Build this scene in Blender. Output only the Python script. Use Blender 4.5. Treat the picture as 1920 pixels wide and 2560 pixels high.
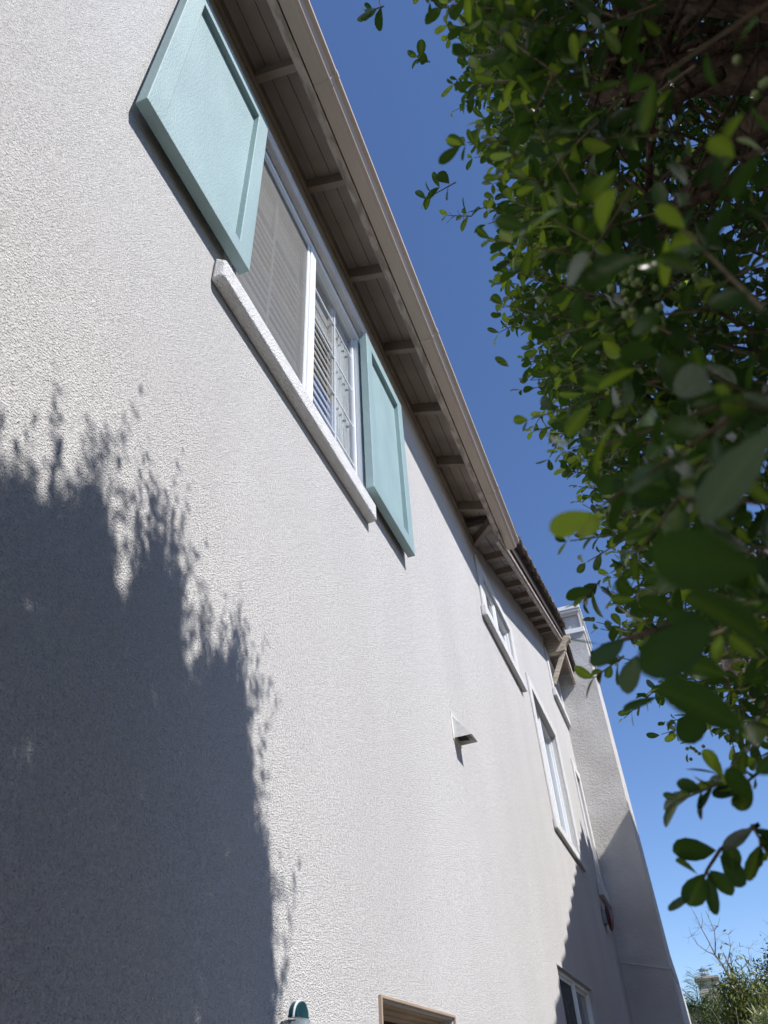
import bpy, bmesh, math, random
import numpy as np
from mathutils import Vector, Matrix
C = bpy.context
for o in list(bpy.data.objects): bpy.data.objects.remove(o)
scn = C.scene
GZ = -1.6                                   # ground level; the camera is held at eye height, z = 0

# ------------------------------------------------------------------ camera
cam = bpy.data.cameras.new('camera'); co = bpy.data.objects.new('camera', cam)
scn.collection.objects.link(co); scn.camera = co
yaw, pitch, roll = -0.32175, 0.697446, -0.0621828
cy, sy, cp, sp = math.cos(yaw), math.sin(yaw), math.cos(pitch), math.sin(pitch)
fwd = Vector((sy*cp, cy*cp, sp)); rt = Vector((cy, -sy, 0)); up = rt.cross(fwd)
r2 = math.cos(roll)*rt + math.sin(roll)*up; u2 = -math.sin(roll)*rt + math.cos(roll)*up
co.matrix_world = Matrix(((r2.x, u2.x, -fwd.x, 0), (r2.y, u2.y, -fwd.y, 0), (r2.z, u2.z, -fwd.z, 0), (0, 0, 0, 1)))
cam.sensor_fit = 'VERTICAL'; cam.sensor_height = 36.0; cam.lens = 1804.06/2560*36.0
cam.clip_start = 0.02; cam.clip_end = 2000
cam.dof.use_dof = True; cam.dof.focus_distance = 3.2; cam.dof.aperture_fstop = 7.0

# ------------------------------------------------------------------ sky and sun
to_sun = Vector((0.110, -0.034, 0.1166)).normalized()
elev = math.asin(to_sun.z); rot = math.atan2(to_sun.x, to_sun.y)
w = bpy.data.worlds.new('World'); scn.world = w; w.use_nodes = True
nt = w.node_tree; bg = nt.nodes['Background']
sky = nt.nodes.new('ShaderNodeTexSky'); sky.sky_type = 'NISHITA'; sky.sun_disc = False
sky.sun_elevation = elev; sky.sun_rotation = rot
sky.altitude = 0; sky.air_density = 1.0; sky.dust_density = 0.0; sky.ozone_density = 10
tn = nt.nodes.new('ShaderNodeMix'); tn.data_type = 'RGBA'; tn.blend_type = 'MULTIPLY'; tn.inputs[0].default_value = 1.0
nt.links.new(sky.outputs[0], tn.inputs[6]); tn.inputs[7].default_value = (1.14, .99, .97, 1); nt.links.new(tn.outputs[2], bg.inputs[0]); bg.inputs[1].default_value = 0.12
sd = bpy.data.lights.new('sun', 'SUN'); sd.energy = 4.6; sd.angle = math.radians(0.53); sd.color = (1, 0.955, 0.905)
so = bpy.data.objects.new('sun', sd); scn.collection.objects.link(so)
so.rotation_euler = to_sun.to_track_quat('Z', 'Y').to_euler(); so.location = (4, -2, 12)
vs = scn.view_settings; vs.view_transform = 'Standard'; vs.look = 'None'; vs.exposure = 0.53; vs.gamma = 1.0
scn.cycles.max_bounces = 8; scn.cycles.transparent_max_bounces = 24

# ------------------------------------------------------------------ helpers
class MB:
    def __init__(s): s.v = []; s.f = []
    def poly(s, pts):
        n = len(s.v); s.v += [tuple(p) for p in pts]; s.f.append(tuple(range(n, n+len(pts))))
    def box(s, x0, x1, y0, y1, z0, z1):
        s.hexa([(x0,y0,z0),(x1,y0,z0),(x1,y1,z0),(x0,y1,z0),(x0,y0,z1),(x1,y0,z1),(x1,y1,z1),(x0,y1,z1)])
    def hexa(s, p):
        n = len(s.v); s.v += [tuple(q) for q in p]
        for f in ((0,3,2,1),(4,5,6,7),(0,1,5,4),(1,2,6,5),(2,3,7,6),(3,0,4,7)): s.f.append(tuple(n+i for i in f))
    def prism(s, prof, axis, a, b):
        """closed 2-D profile swept along axis from a to b; profile coords are the two other axes in xyz order"""
        def P(u, v, t): return {'x': (t,u,v), 'y': (u,t,v), 'z': (u,v,t)}[axis]
        n = len(s.v); k = len(prof)
        s.v += [P(u, v, a) for u, v in prof] + [P(u, v, b) for u, v in prof]
        for i in range(k):
            j = (i+1) % k; s.f.append((n+i, n+j, n+k+j, n+k+i))
        s.f.append(tuple(n+i for i in range(k))[::-1]); s.f.append(tuple(n+k+i for i in range(k)))
    def beam(s, a, b, w, h, upv=(0,0,1)):
        a = Vector(a); b = Vector(b); d = (b-a).normalized(); r = d.cross(Vector(upv)).normalized(); u = r.cross(d)
        q = []
        for p in (a, b):
            for i, j in ((-1,-1),(1,-1),(1,1),(-1,1)): q.append(p + r*i*w/2 + u*j*h/2)
        s.hexa(q)
    def tube(s, pts, rad, n=8):
        pts = [Vector(p) for p in pts]; base = len(s.v); prev = None
        for i, p in enumerate(pts):
            d = (pts[min(i+1, len(pts)-1)] - pts[max(i-1, 0)]).normalized()
            a = d.orthogonal().normalized() if prev is None else (prev - d*prev.dot(d)).normalized()
            prev = a; b = d.cross(a)
            for k in range(n):
                t = 2*math.pi*k/n; s.v.append(tuple(p + (a*math.cos(t) + b*math.sin(t))*rad[i]))
        for i in range(len(pts)-1):
            for k in range(n):
                s.f.append((base+i*n+k, base+i*n+(k+1) % n, base+(i+1)*n+(k+1) % n, base+(i+1)*n+k))
        s.f.append(tuple(base+k for k in range(n))[::-1]); s.f.append(tuple(base+(len(pts)-1)*n+k for k in range(n)))
    def lathe(s, c, axis, prof, n=24):
        """prof: (radius, height along axis)"""
        base = len(s.v)
        for r, h in prof:
            for k in range(n):
                t = 2*math.pi*k/n; a, b = r*math.cos(t), r*math.sin(t)
                s.v.append({'x': (c[0]+h, c[1]+a, c[2]+b), 'y': (c[0]+a, c[1]+h, c[2]+b), 'z': (c[0]+a, c[1]+b, c[2]+h)}[axis])
        for i in range(len(prof)-1):
            for k in range(n):
                s.f.append((base+i*n+k, base+i*n+(k+1) % n, base+(i+1)*n+(k+1) % n, base+(i+1)*n+k))
        s.f.append(tuple(base+k for k in range(n))[::-1]); s.f.append(tuple(base+(len(prof)-1)*n+k for k in range(n)))

def wloc(o):
    v = Vector(o.location)
    while o.parent: o = o.parent; v += Vector(o.location)
    return v
def link(name, me, m, parent=None, smooth=False, bevel=0, segs=2, label=None, kind=None, norm=True):
    if norm:
        bm = bmesh.new(); bm.from_mesh(me); bmesh.ops.recalc_face_normals(bm, faces=bm.faces); bm.to_mesh(me); bm.free()
    me.materials.append(m)
    o = bpy.data.objects.new(name, me); scn.collection.objects.link(o)
    if parent:
        o.parent = parent; o.location = -wloc(parent)
    if smooth:
        me.polygons.foreach_set('use_smooth', [True]*len(me.polygons))
    if bevel:
        md = o.modifiers.new('bevel', 'BEVEL'); md.width = bevel; md.segments = segs; md.limit_method = 'ANGLE'
    if label: o['label'] = label
    if kind: o['kind'] = kind
    return o
def obj(name, mb, m, parent=None, **k):
    me = bpy.data.meshes.new(name); me.from_pydata(mb.v, [], mb.f); me.update()
    return link(name, me, m, parent, **k)
def thing(name, loc, label, cat, group=None):
    o = bpy.data.objects.new(name, None); scn.collection.objects.link(o); o.location = loc
    o.empty_display_size = .1; tag(o, label, cat, group); return o
def tag(o, label, cat, group=None):
    o['label'] = label; o['category'] = cat
    if group: o['group'] = group

# ------------------------------------------------------------------ materials
def mat(name, col, rough=.8, spec=.3, metal=0):
    m = bpy.data.materials.new(name); m.use_nodes = True; b = m.node_tree.nodes['Principled BSDF']
    b.inputs['Base Color'].default_value = (*col, 1); b.inputs['Roughness'].default_value = rough
    b.inputs['Specular IOR Level'].default_value = spec; b.inputs['Metallic'].default_value = metal
    return m
def N(m, t, **k):
    n = m.node_tree.nodes.new(t)
    for a, v in k.items():
        if a in n.inputs.keys(): n.inputs[a].default_value = v
        else: setattr(n, a, v)
    return n
def L(m, a, b): m.node_tree.links.new(a, b)
def coords(m, scale=(1, 1, 1), rotz=0):
    tc = N(m, 'ShaderNodeTexCoord'); mp = N(m, 'ShaderNodeMapping'); mp.inputs['Scale'].default_value = scale
    L(m, tc.outputs['Object'], mp.inputs[0]); return mp.outputs[0]
def vary(m, c0, c1, scale, detail=4, sc=(1, 1, 1), lo=.35, hi=.65):
    b = m.node_tree.nodes['Principled BSDF']
    n = N(m, 'ShaderNodeTexNoise'); n.inputs['Scale'].default_value = scale; n.inputs['Detail'].default_value = detail
    L(m, coords(m, sc), n.inputs['Vector'])
    r = N(m, 'ShaderNodeValToRGB'); r.color_ramp.elements[0].position = lo; r.color_ramp.elements[1].position = hi
    r.color_ramp.elements[0].color = (*c0, 1); r.color_ramp.elements[1].color = (*c1, 1)
    L(m, n.outputs['Fac'], r.inputs[0]); L(m, r.outputs[0], b.inputs['Base Color']); return r
def bump(m, layers, sc=(1, 1, 1)):
    """layers: (kind, scale, detail, distance, strength)"""
    b = m.node_tree.nodes['Principled BSDF']; last = None
    for kind, s, d, dist, st in layers:
        if kind == 'n':
            n = N(m, 'ShaderNodeTexNoise'); n.inputs['Detail'].default_value = d; n.inputs['Roughness'].default_value = .6; out = n.outputs['Fac']
        else:
            n = N(m, 'ShaderNodeTexVoronoi'); n.feature = 'SMOOTH_F1'; n.inputs['Smoothness'].default_value = .6; out = n.outputs['Distance']
        n.inputs['Scale'].default_value = s; L(m, coords(m, sc), n.inputs['Vector'])
        bp = N(m, 'ShaderNodeBump'); bp.inputs['Strength'].default_value = st; bp.inputs['Distance'].default_value = dist
        L(m, out, bp.inputs['Height'])
        if last: L(m, last.outputs[0], bp.inputs['Normal'])
        last = bp
    L(m, last.outputs[0], b.inputs['Normal']); return m

def grain_shade(m, scale, lo, hi):
    """fine mineral speckle of the plaster multiplied into its colour"""
    b = m.node_tree.nodes['Principled BSDF']; src = b.inputs['Base Color'].links[0].from_socket
    n = N(m, 'ShaderNodeTexNoise'); n.inputs['Scale'].default_value = scale; n.inputs['Detail'].default_value = 6; n.inputs['Roughness'].default_value = .85
    L(m, coords(m), n.inputs['Vector']); r = N(m, 'ShaderNodeMapRange'); r.inputs['From Min'].default_value = .3; r.inputs['From Max'].default_value = .7
    r.inputs['To Min'].default_value = lo; r.inputs['To Max'].default_value = hi; L(m, n.outputs['Fac'], r.inputs['Value'])
    x = N(m, 'ShaderNodeVectorMath'); x.operation = 'SCALE'; L(m, src, x.inputs[0]); L(m, r.outputs[0], x.inputs['Scale']); L(m, x.outputs[0], b.inputs['Base Color'])

M = {}
m = M['stucco'] = mat('stucco', (.60, .59, .58), .95, .1)
vary(m, (.606, .598, .594), (.648, .642, .638), 1.3, 6, (1, 1.3, .4))
bump(m, [('n', 8, 2, .01, .2), ('v', 260, 0, .0052, 1.0), ('n', 190, 4, .0062, .9)]); grain_shade(m, 75, .80, 1.12)  # relief by bump, plus pit shade speckled into the colour
m = M['stucco_trim'] = mat('stucco_trim', (.65, .655, .665), .9, .15); vary(m, (.66, .66, .665), (.72, .725, .73), 9, 4); bump(m, [('n', 8, 2, .01, .2), ('v', 185, 0, .0065, 1.0), ('n', 120, 2, .006, .8)])
m = M['chim'] = mat('chimney_stucco', (.6, .59, .57), .95, .1)
vary(m, (.50, .485, .465), (.60, .59, .575), 2.2, 5); bump(m, [('n', 30, 3, .015, .8), ('n', 85, 2, .012, .9)])
m = M['teal'] = mat('teal_paint', (.25, .43, .44), .52, .4)
vary(m, (.235, .335, .35), (.275, .385, .395), 5, 6, (1, 1, .4)); bump(m, [('n', 7, 3, .006, .25), ('n', 170, 4, .003, .8), ('n', 9, 6, .006, .25)], (1, 1, .35))
m = M['teal_rough'] = mat('teal_paint_rough_board', (.25, .42, .44), .34, .6)
vary(m, (.205, .305, .325), (.24, .345, .36), 4, 4, (1, 1, .4)); bump(m, [('n', 7, 3, .006, .25), ('n', 150, 3, .005, 1)], (1, 1, .5))
m = M['white'] = mat('white_vinyl', (.74, .77, .80), .45, .4); bump(m, [('n', 30, 2, .001, .3)])
m = M['white_metal'] = mat('painted_metal', (.66, .66, .64), .5, .4); vary(m, (.55, .55, .53), (.70, .70, .68), 30, 3)
m = M['brown'] = mat('brown_painted_wood', (.2, .165, .14), .75, .2)
vary(m, (.23, .185, .155), (.31, .255, .215), 5, 5, (1, 1, 1)); bump(m, [('n', 40, 4, .003, .7)], (.5, 4, 4))
m = M['soffit'] = mat('soffit_board', (.2, .175, .16), .85, .15)
vary(m, (.265, .22, .185), (.36, .305, .26), 3, 5); bump(m, [('n', 50, 4, .002, .5)])
m = M['soffit_old'] = mat('weathered_soffit_board', (.3, .28, .26), .85, .15)
vary(m, (.23, .21, .19), (.42, .39, .36), 6, 6, (1, 1, 1)); bump(m, [('n', 50, 4, .003, .6)])
m = M['fascia'] = mat('rough_fascia', (.3, .26, .23), .85, .2)
vary(m, (.28, .24, .21), (.46, .40, .355), 28, 5, (1, .35, 1), .4, .6); bump(m, [('n', 70, 4, .006, .9)], (1, .4, 1))
m = M['gutter'] = mat('tan_gutter', (.42, .345, .29), .42, .45); vary(m, (.39, .32, .27), (.45, .375, .315), 1.5, 4, (1, .6, 1))
m = M['beam'] = mat('weathered_beam', (.5, .43, .34), .8, .2)
vary(m, (.38, .32, .25), (.62, .55, .45), 5, 5, (1.2, 1.2, 12)); bump(m, [('n', 12, 4, .01, .8)], (1, 1, 12))
m = M['tile'] = mat('roof_tile', (.22, .18, .16), .85, .2)
vary(m, (.15, .125, .11), (.34, .29, .26), 7, 4); bump(m, [('n', 60, 3, .004, .6)])
m = M['tile_dark'] = mat('tile_shadow_batten', (.06, .05, .045), .9, .1)  # near-black: shadow under the tiles put into the colour of decks and strip
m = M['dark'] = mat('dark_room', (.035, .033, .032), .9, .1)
m = M['curtain'] = mat('curtain', (.68, .68, .67), .9, .1); bump(m, [('n', 12, 2, .03, .8)], (1, 6, .2))
m = M['shade'] = mat('window_shade', (.50, .50, .48), .9, .1)
m = M['blind'] = mat('blind_slat', (.75, .74, .70), .5, .3)
m = M['door_paint'] = mat('tan_door_paint', (.33, .26, .20), .6, .3); vary(m, (.30, .24, .185), (.37, .295, .23), 4, 3)
m = M['door_dark'] = mat('dark_brown_door', (.05, .037, .03), .6, .3)
m = M['white_trim'] = mat('white_cap', (.78, .79, .80), .8, .2); bump(m, [('n', 60, 4, .004, .7)])
m = M['red'] = mat('red_bell_paint', (.085, .014, .016), .45, .4)
m = M['steel'] = mat('grey_steel', (.35, .35, .36), .4, .5, .6)
m = M['lampdark'] = mat('dark_teal_glass', (.008, .05, .065), .2, .4)
m = M['lampwhite'] = mat('lamp_rim', (.7, .75, .76), .35, .4)
m = M['lampglass'] = mat('ribbed_glass', (.35, .42, .44), .15, .6); m.node_tree.nodes['Principled BSDF'].inputs['Transmission Weight'].default_value = .5
m = M['concrete'] = mat('concrete', (.5, .45, .4), .9, .2); vary(m, (.47, .42, .365), (.58, .52, .455), 3, 6); bump(m, [('n', 80, 4, .002, .6)])
m = M['soil'] = mat('soil', (.14, .11, .08), .95, .1); vary(m, (.10, .08, .05), (.19, .16, .11), 6, 6); bump(m, [('n', 20, 5, .03, .8)])
m = M['bark'] = mat('bark', (.13, .09, .07), .9, .15); vary(m, (.055, .04, .03), (.20, .135, .10), 40, 6, (1, 1, .5)); bump(m, [('n', 20, 3, .02, .8), ('n', 110, 5, .012, 1.0)], (1, 1, .5))
m = M['twig'] = mat('twig', (.17, .13, .09), .85, .2); vary(m, (.14, .10, .06), (.22, .18, .12), 10, 3)
m = M['greytwig'] = mat('bare_twig', (.20, .17, .16), .9, .15)
m = M['berry'] = mat('green_berry', (.22, .28, .10), .5, .4)
m = M['farwall'] = mat('far_wall', (.50, .44, .36), .9, .1); vary(m, (.46, .40, .33), (.54, .48, .4), 2, 4)

def glass(name, tint, refl_rough, trans, body):
    m = bpy.data.materials.new(name); m.use_nodes = True; t = m.node_tree
    for n in list(t.nodes):
        if n.type == 'BSDF_PRINCIPLED': t.nodes.remove(n)
    out = [n for n in t.nodes if n.type == 'OUTPUT_MATERIAL'][0]
    tr = N(m, 'ShaderNodeBsdfTransparent'); tr.inputs[0].default_value = (*tint, 1)
    df = N(m, 'ShaderNodeBsdfDiffuse'); df.inputs[0].default_value = (*body, 1)
    gl = N(m, 'ShaderNodeBsdfGlossy'); gl.inputs['Roughness'].default_value = refl_rough; gl.inputs[0].default_value = (.95, .97, 1, 1)
    fr = N(m, 'ShaderNodeFresnel'); gm = N(m, 'ShaderNodeNewGeometry'); mr = N(m, 'ShaderNodeMapRange'); mr.inputs['To Min'].default_value = 1.33; mr.inputs['To Max'].default_value = 1/1.33
    L(m, gm.outputs['Backfacing'], mr.inputs['Value']); L(m, mr.outputs[0], fr.inputs[0])   # the same reflectance at both faces of the thin pane
    m1 = N(m, 'ShaderNodeMixShader'); m1.inputs[0].default_value = trans
    m2 = N(m, 'ShaderNodeMixShader')
    L(m, df.outputs[0], m1.inputs[1]); L(m, tr.outputs[0], m1.inputs[2])
    L(m, fr.outputs[0], m2.inputs[0]); L(m, m1.outputs[0], m2.inputs[1]); L(m, gl.outputs[0], m2.inputs[2])
    L(m, m2.outputs[0], out.inputs[0]); return m
M['glass'] = glass('window_glass', (.91, .92, .93), .0, .97, (.2, .2, .2))
M['glass_grey'] = glass('grey_glass', (.5, .5, .5), .02, .6, (.22, .22, .21))
def mesh_screen(name, col, cover):
    m = bpy.data.materials.new(name); m.use_nodes = True; t = m.node_tree; b = t.nodes['Principled BSDF']
    b.inputs['Base Color'].default_value = (*col, 1); b.inputs['Roughness'].default_value = .7
    out = [n for n in t.nodes if n.type == 'OUTPUT_MATERIAL'][0]
    tr = N(m, 'ShaderNodeBsdfTransparent'); mx = N(m, 'ShaderNodeMixShader')
    n = N(m, 'ShaderNodeTexNoise'); n.inputs['Scale'].default_value = 9; n.inputs['Detail'].default_value = 3; L(m, coords(m, (1, 1, .4)), n.inputs['Vector'])
    mr = N(m, 'ShaderNodeMapRange'); mr.inputs['To Min'].default_value = cover-.08; mr.inputs['To Max'].default_value = cover+.08
    L(m, n.outputs['Fac'], mr.inputs['Value']); L(m, mr.outputs[0], mx.inputs[0])
    L(m, tr.outputs[0], mx.inputs[1]); L(m, b.outputs[0], mx.inputs[2]); L(m, mx.outputs[0], out.inputs[0]); return m
M['screen'] = mesh_screen('insect_screen', (.21, .205, .19), .40)
M['screen_dark'] = mesh_screen('dark_insect_screen', (.05, .05, .052), .7)

def leafmat(name, dark, light, young, tr_gain=1.0, gloss=.35):
    m = bpy.data.materials.new(name); m.use_nodes = True; t = m.node_tree
    b = t.nodes['Principled BSDF']; out = [n for n in t.nodes if n.type == 'OUTPUT_MATERIAL'][0]
    at = N(m, 'ShaderNodeAttribute'); at.attribute_name = 'tint'
    r = N(m, 'ShaderNodeValToRGB'); e = r.color_ramp.elements; e[0].color = (*dark, 1); e[0].position = 0
    e[1].color = (*young, 1); e[1].position = 1; k = e.new(.6); k.color = (*light, 1)
    L(m, at.outputs['Fac'], r.inputs[0]); L(m, r.outputs[0], b.inputs['Base Color'])
    b.inputs['Roughness'].default_value = gloss; b.inputs['Specular IOR Level'].default_value = .45
    nz = N(m, 'ShaderNodeTexNoise'); nz.inputs['Scale'].default_value = 90; bp = N(m, 'ShaderNodeBump'); bp.inputs['Distance'].default_value = .002
    bp.inputs['Strength'].default_value = .5
    L(m, coords(m), nz.inputs['Vector']); L(m, nz.outputs['Fac'], bp.inputs['Height']); L(m, bp.outputs[0], b.inputs['Normal'])
    hs = N(m, 'ShaderNodeMix'); hs.data_type = 'RGBA'; hs.blend_type = 'MULTIPLY'; hs.inputs[0].default_value = 1
    L(m, r.outputs[0], hs.inputs[6]); hs.inputs[7].default_value = (2.6*tr_gain, 2.6*tr_gain, .9*tr_gain, 1)
    tl = N(m, 'ShaderNodeBsdfTranslucent'); L(m, hs.outputs[2], tl.inputs[0])
    mx = N(m, 'ShaderNodeMixShader'); mx.inputs[0].default_value = .32
    L(m, b.outputs[0], mx.inputs[1]); L(m, tl.outputs[0], mx.inputs[2]); L(m, mx.outputs[0], out.inputs[0]); return m
M['leaf'] = leafmat('shrub_leaf', (.019, .046, .019), (.046, .095, .027), (.25, .35, .06), 1.0, .24)
M['leaf_far'] = leafmat('tree_leaf', (.03, .05, .02), (.075, .11, .035), (.26, .28, .08), .5)
M['leaf_dark'] = leafmat('dark_tree_leaf', (.025, .05, .022), (.05, .085, .03), (.09, .14, .05), .6)
M['leaf_palm'] = leafmat('palm_leaf', (.05, .09, .05), (.09, .14, .08), (.16, .2, .1), .6)
M['leaf_pale'] = leafmat('pale_plant_leaf', (.2, .24, .14), (.34, .38, .22), (.5, .52, .34), .5)

# ------------------------------------------------------------------ ground
g = MB(); nn = 40
g.poly([(-400, -400, GZ-.004), (400, -400, GZ-.004), (400, 600, GZ-.004), (-400, 600, GZ-.004)])
obj('ground', g, M['soil'], kind='structure')
p = MB(); p.box(-.97, .12, -5, 26, GZ-.1, GZ+.03); obj('path', p, M['concrete'], kind='structure')
random.seed(5)
h = MB(); prev = None                       # low wooded hills beyond the houses
for i in range(61):
    x = -260+i*9; z = 19+3*math.sin(i*.31)+1.5*math.sin(i*.83+1)
    ring = [(x, 190, GZ-1), (x, 215, GZ+z*.45), (x, 240, GZ+z), (x, 300, GZ+z*1.15), (x, 380, GZ-1)]
    if prev:
        for a, b, c_, d in zip(prev, prev[1:], ring[1:], ring): h.poly([a, b, c_, d])
    prev = ring
mh = mat('hill_cover', (.04, .06, .035), .95, .05); vary(mh, (.025, .045, .022), (.085, .10, .05), .25, 6); bump(mh, [('n', .3, 5, 3, 1)])
obj('hills', h, mh, kind='structure', smooth=True)

# ================================================================== the house
house = thing('house', (-1.0, 0, GZ), 'two storey white stucco house with teal shutters and brown eaves', 'house')
WX = -1.0
# ---- wall: grid of cells round the openings, real thickness
OPEN = dict(w1=(1.23, 2.715, 2.46, 3.90), w2=(5.86, 7.10, 3.55, 4.07), w3=(8.02, 9.62, 2.27, 3.80),
            w4=(11.38, 11.86, 2.32, 3.93), w5=(6.45, 8.32, -.35, .83), gw=(10.95, 11.88, 5.05, 5.68), door=(2.66, 3.47, GZ, .294))
Y0, Y1 = -4.5, 16.4
ys = sorted({Y0, 12.6, Y1} | {v for o in OPEN.values() for v in o[:2]}); zs = sorted({GZ, 4.36} | {v for k, o in OPEN.items() if k != 'gw' for v in o[2:]})
wb = MB()
for a, b in zip(ys, ys[1:]):
    for c_, d in zip(zs, zs[1:]):
        ym, zm = (a+b)/2, (c_+d)/2
        if any(o[0] < ym < o[1] and o[2] < zm < o[3] for o in OPEN.values()): continue
        for X in (WX, WX-.16): wb.poly([(X, a, c_), (X, b, c_), (X, b, d), (X, a, d)])
def zr(y): return 2.50+.324*min(y, 22.1-y)      # top of the gable wall (under the rake boards)
gys = [5.72, OPEN['gw'][0], 11.05, OPEN['gw'][1], Y1]; zb = 4.36
for X in (WX, WX-.16):
    wb.poly([(X, 5.75, zb), (X, 10.95, zb), (X, 10.95, zr(10.95))])
    wb.poly([(X, 10.95, zb), (X, 11.88, zb), (X, 11.88, 5.05), (X, 10.95, 5.05)])
    wb.poly([(X, 10.95, 5.68), (X, 11.88, 5.68), (X, 11.88, zr(11.88)), (X, 11.05, zr(11.05)), (X, 10.95, zr(10.95))])
    wb.poly([(X, 11.88, zb), (X, Y1, zb), (X, 11.88, zr(11.88))])
for (a, b, c_, d) in OPEN.values():
    e = WX-.16
    wb.poly([(WX, a, c_), (e, a, c_), (e, a, d), (WX, a, d)]); wb.poly([(WX, b, c_), (e, b, c_), (e, b, d), (WX, b, d)])
    wb.poly([(WX, a, c_), (e, a, c_), (e, b, c_), (WX, b, c_)]); wb.poly([(WX, a, d), (e, a, d), (e, b, d), (WX, b, d)])
wb.poly([(WX, Y0, GZ), (-9, Y0, GZ), (-9, Y0, 4.36), (WX, Y0, 4.36)]); wb.poly([(WX, Y1, GZ), (-9, Y1, GZ), (-9, Y1, 4.36), (WX, Y1, 4.36)])
wb.poly([(-9, Y0, GZ), (-9, Y1, GZ), (-9, Y1, 4.36), (-9, Y0, 4.36)])
obj('wall', wb, M['stucco'], house, norm=False)

# ---- windows
def ring(mb, X0, X1, a, b, c_, d, t, tb=None):
    tb = t if tb is None else tb
    mb.box(X0, X1, a, a+t, c_, d); mb.box(X0, X1, b-t, b, c_, d)
    mb.box(X0, X1, a+t, b-t, d-t, d); mb.box(X0, X1, a+t, b-t, c_, c_+tb)
def pane(w_, a, b, c_, d, X, m='glass', name='pane'):
    q = MB(); q.box(X-.004, X, a, b, c_, d); return obj(name, q, M[m], w_)
def window(key, fx, mull, left, right, trim=None, sill=None, backing='curtain', ft=.035, label=None):
    a, b, c_, d = OPEN[key]; a += .002; b -= .002; c_ += .002; d -= .002
    f = MB(); ring(f, fx-.06, fx, a, b, c_, d, ft)
    if mull: f.box(fx-.05, fx+.004, mull-.03, mull+.03, c_+ft, d-ft)
    w_ = obj('window', f, M['white'], house, bevel=.003, label=label)
    if mull:
        s = MB(); ring(s, fx-.028, fx-.012, a+ft, mull-.03, c_+ft, d-ft, .022); obj('sash', s, M['white'], w_)
        s = MB(); ring(s, fx-.045, fx-.03, mull+.03, b-ft, c_+ft, d-ft, .022); obj('sash', s, M['white'], w_)
        pane(w_, a+ft+.022, mull-.052, c_+ft+.022, d-ft-.022, fx-.02, left)
        pane(w_, mull+.052, b-ft-.022, c_+ft+.022, d-ft-.022, fx-.038, right)
    else:
        pane(w_, a+ft, b-ft, c_+ft, d-ft, fx-.03, left)
    q = MB(); q.box(fx-.20, fx-.19, a-.1, b+.1, c_-.1, d+.1); obj('curtain' if backing == 'curtain' else 'unlit_room_panel', q, M[backing], w_)  # the dark version is a near-black sheet painted as the unlit room
    if trim:
        t0, t1, z0, z1, pr = trim; t = MB()
        t.box(WX, WX+pr, t0, a, z0, z1); t.box(WX, WX+pr, b, t1, z0, z1); t.box(WX, WX+pr, a, b, d, z1)
        if z0 < c_: t.box(WX, WX+pr, a, b, z0, c_)
        obj('trim', t, M['stucco_trim'], w_, bevel=.006)
    if sill:
        t0, t1, z0, z1, pr = sill; t = MB(); t.box(WX+.002, WX+pr, t0, t1, z0, z1); obj('sill', t, M['stucco_trim'], w_, bevel=.012, segs=3)
    return w_

w1 = window('w1', WX+.004, 2.0, 'glass', 'glass', None, None, 'dark', .045, 'large slider window between the two teal shutters')
t = MB(); t.prism([(WX+.001, 2.345), (WX+.055, 2.35), (WX+.055, 2.455), (WX+.001, 2.50)], 'y', 1.18, 2.72)
obj('sill', t, M['stucco_trim'], w1, bevel=.014, segs=3)
t = MB(); t.box(WX+.001, WX+.045, 1.16, 2.80, 3.905, 4.005); obj('head_trim', t, M['stucco_trim'], w1, bevel=.008, segs=3)
s = MB(); s.box(WX-.010, WX-.008, 1.295, 1.948, 2.50, 3.835); obj('insect_screen', s, M['screen'], w1)
s = MB(); ring(s, WX-.013, WX-.002, 1.276, 1.968, 2.50, 3.852, .018); obj('screen_frame', s, M['white'], w1, bevel=.002)
for a, b, vy, X in ((2.06, 2.65, 2.395, WX-.036), (1.30, 1.95, 1.64, WX-.034)):   # muntin grids inside the panes
    s = MB(); s.box(X-.006, X, vy-.008, vy+.008, 2.53, 3.83)
    for z in (2.72, 3.03, 3.345, 3.66): s.box(X-.0065, X+.0005, a, vy-.009, z-.006, z+.006); s.box(X-.0065, X+.0005, vy+.009, b, z-.006, z+.006)
    obj('muntin_grid', s, M['white'], w1)
for (y0, y1, z1, XB) in ((1.28, 1.95, 3.50, WX-.046), (2.05, 2.36, 3.40, WX-.055)):
    s = MB()
    for i in range(int((z1-2.45)/.062)):
        z = 2.46+i*.062; s.beam((XB, y0, z), (XB, y1, z), .060, .004, (.97, 0, .22))
    obj('blind', s, M['blind'], w1)
s = MB(); s.box(WX-.075, WX-.045, 2.37, 2.405, 2.47, 3.88); s.box(WX-.075, WX-.060, 1.955, 2.045, 2.47, 3.88); s.box(WX-.07, WX-.045, 2.045, 2.37, 3.41, 3.45); obj('blind_frame', s, M['blind'], w1)
s = MB(); pts = 26
for i in range(pts):
    y = 2.42+i*.3/pts; xf_ = lambda k: WX-.064+.012*math.sin(k*1.5)
    s.poly([(xf_(i), y, 2.4), (xf_(i+1), y+.3/pts, 2.4), (xf_(i+1), y+.3/pts, 3.95), (xf_(i), y, 3.95)])
obj('curtain', s, M['curtain'], w1, smooth=True)
s = MB(); s.box(WX-.080, WX-.076, 2.05, 2.37, 3.42, 3.89); s.box(WX-.064, WX-.060, 1.28, 1.95, 3.52, 3.89); obj('shade', s, M['shade'], w1)
window('w2', WX-.012, 6.47, 'glass_grey', 'glass', (5.68, 7.27, 3.56, 4.17, .022), (5.60, 7.33, 3.43, 3.545, .055), 'dark', .03, 'small slider window high under the sloping eave')
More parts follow.
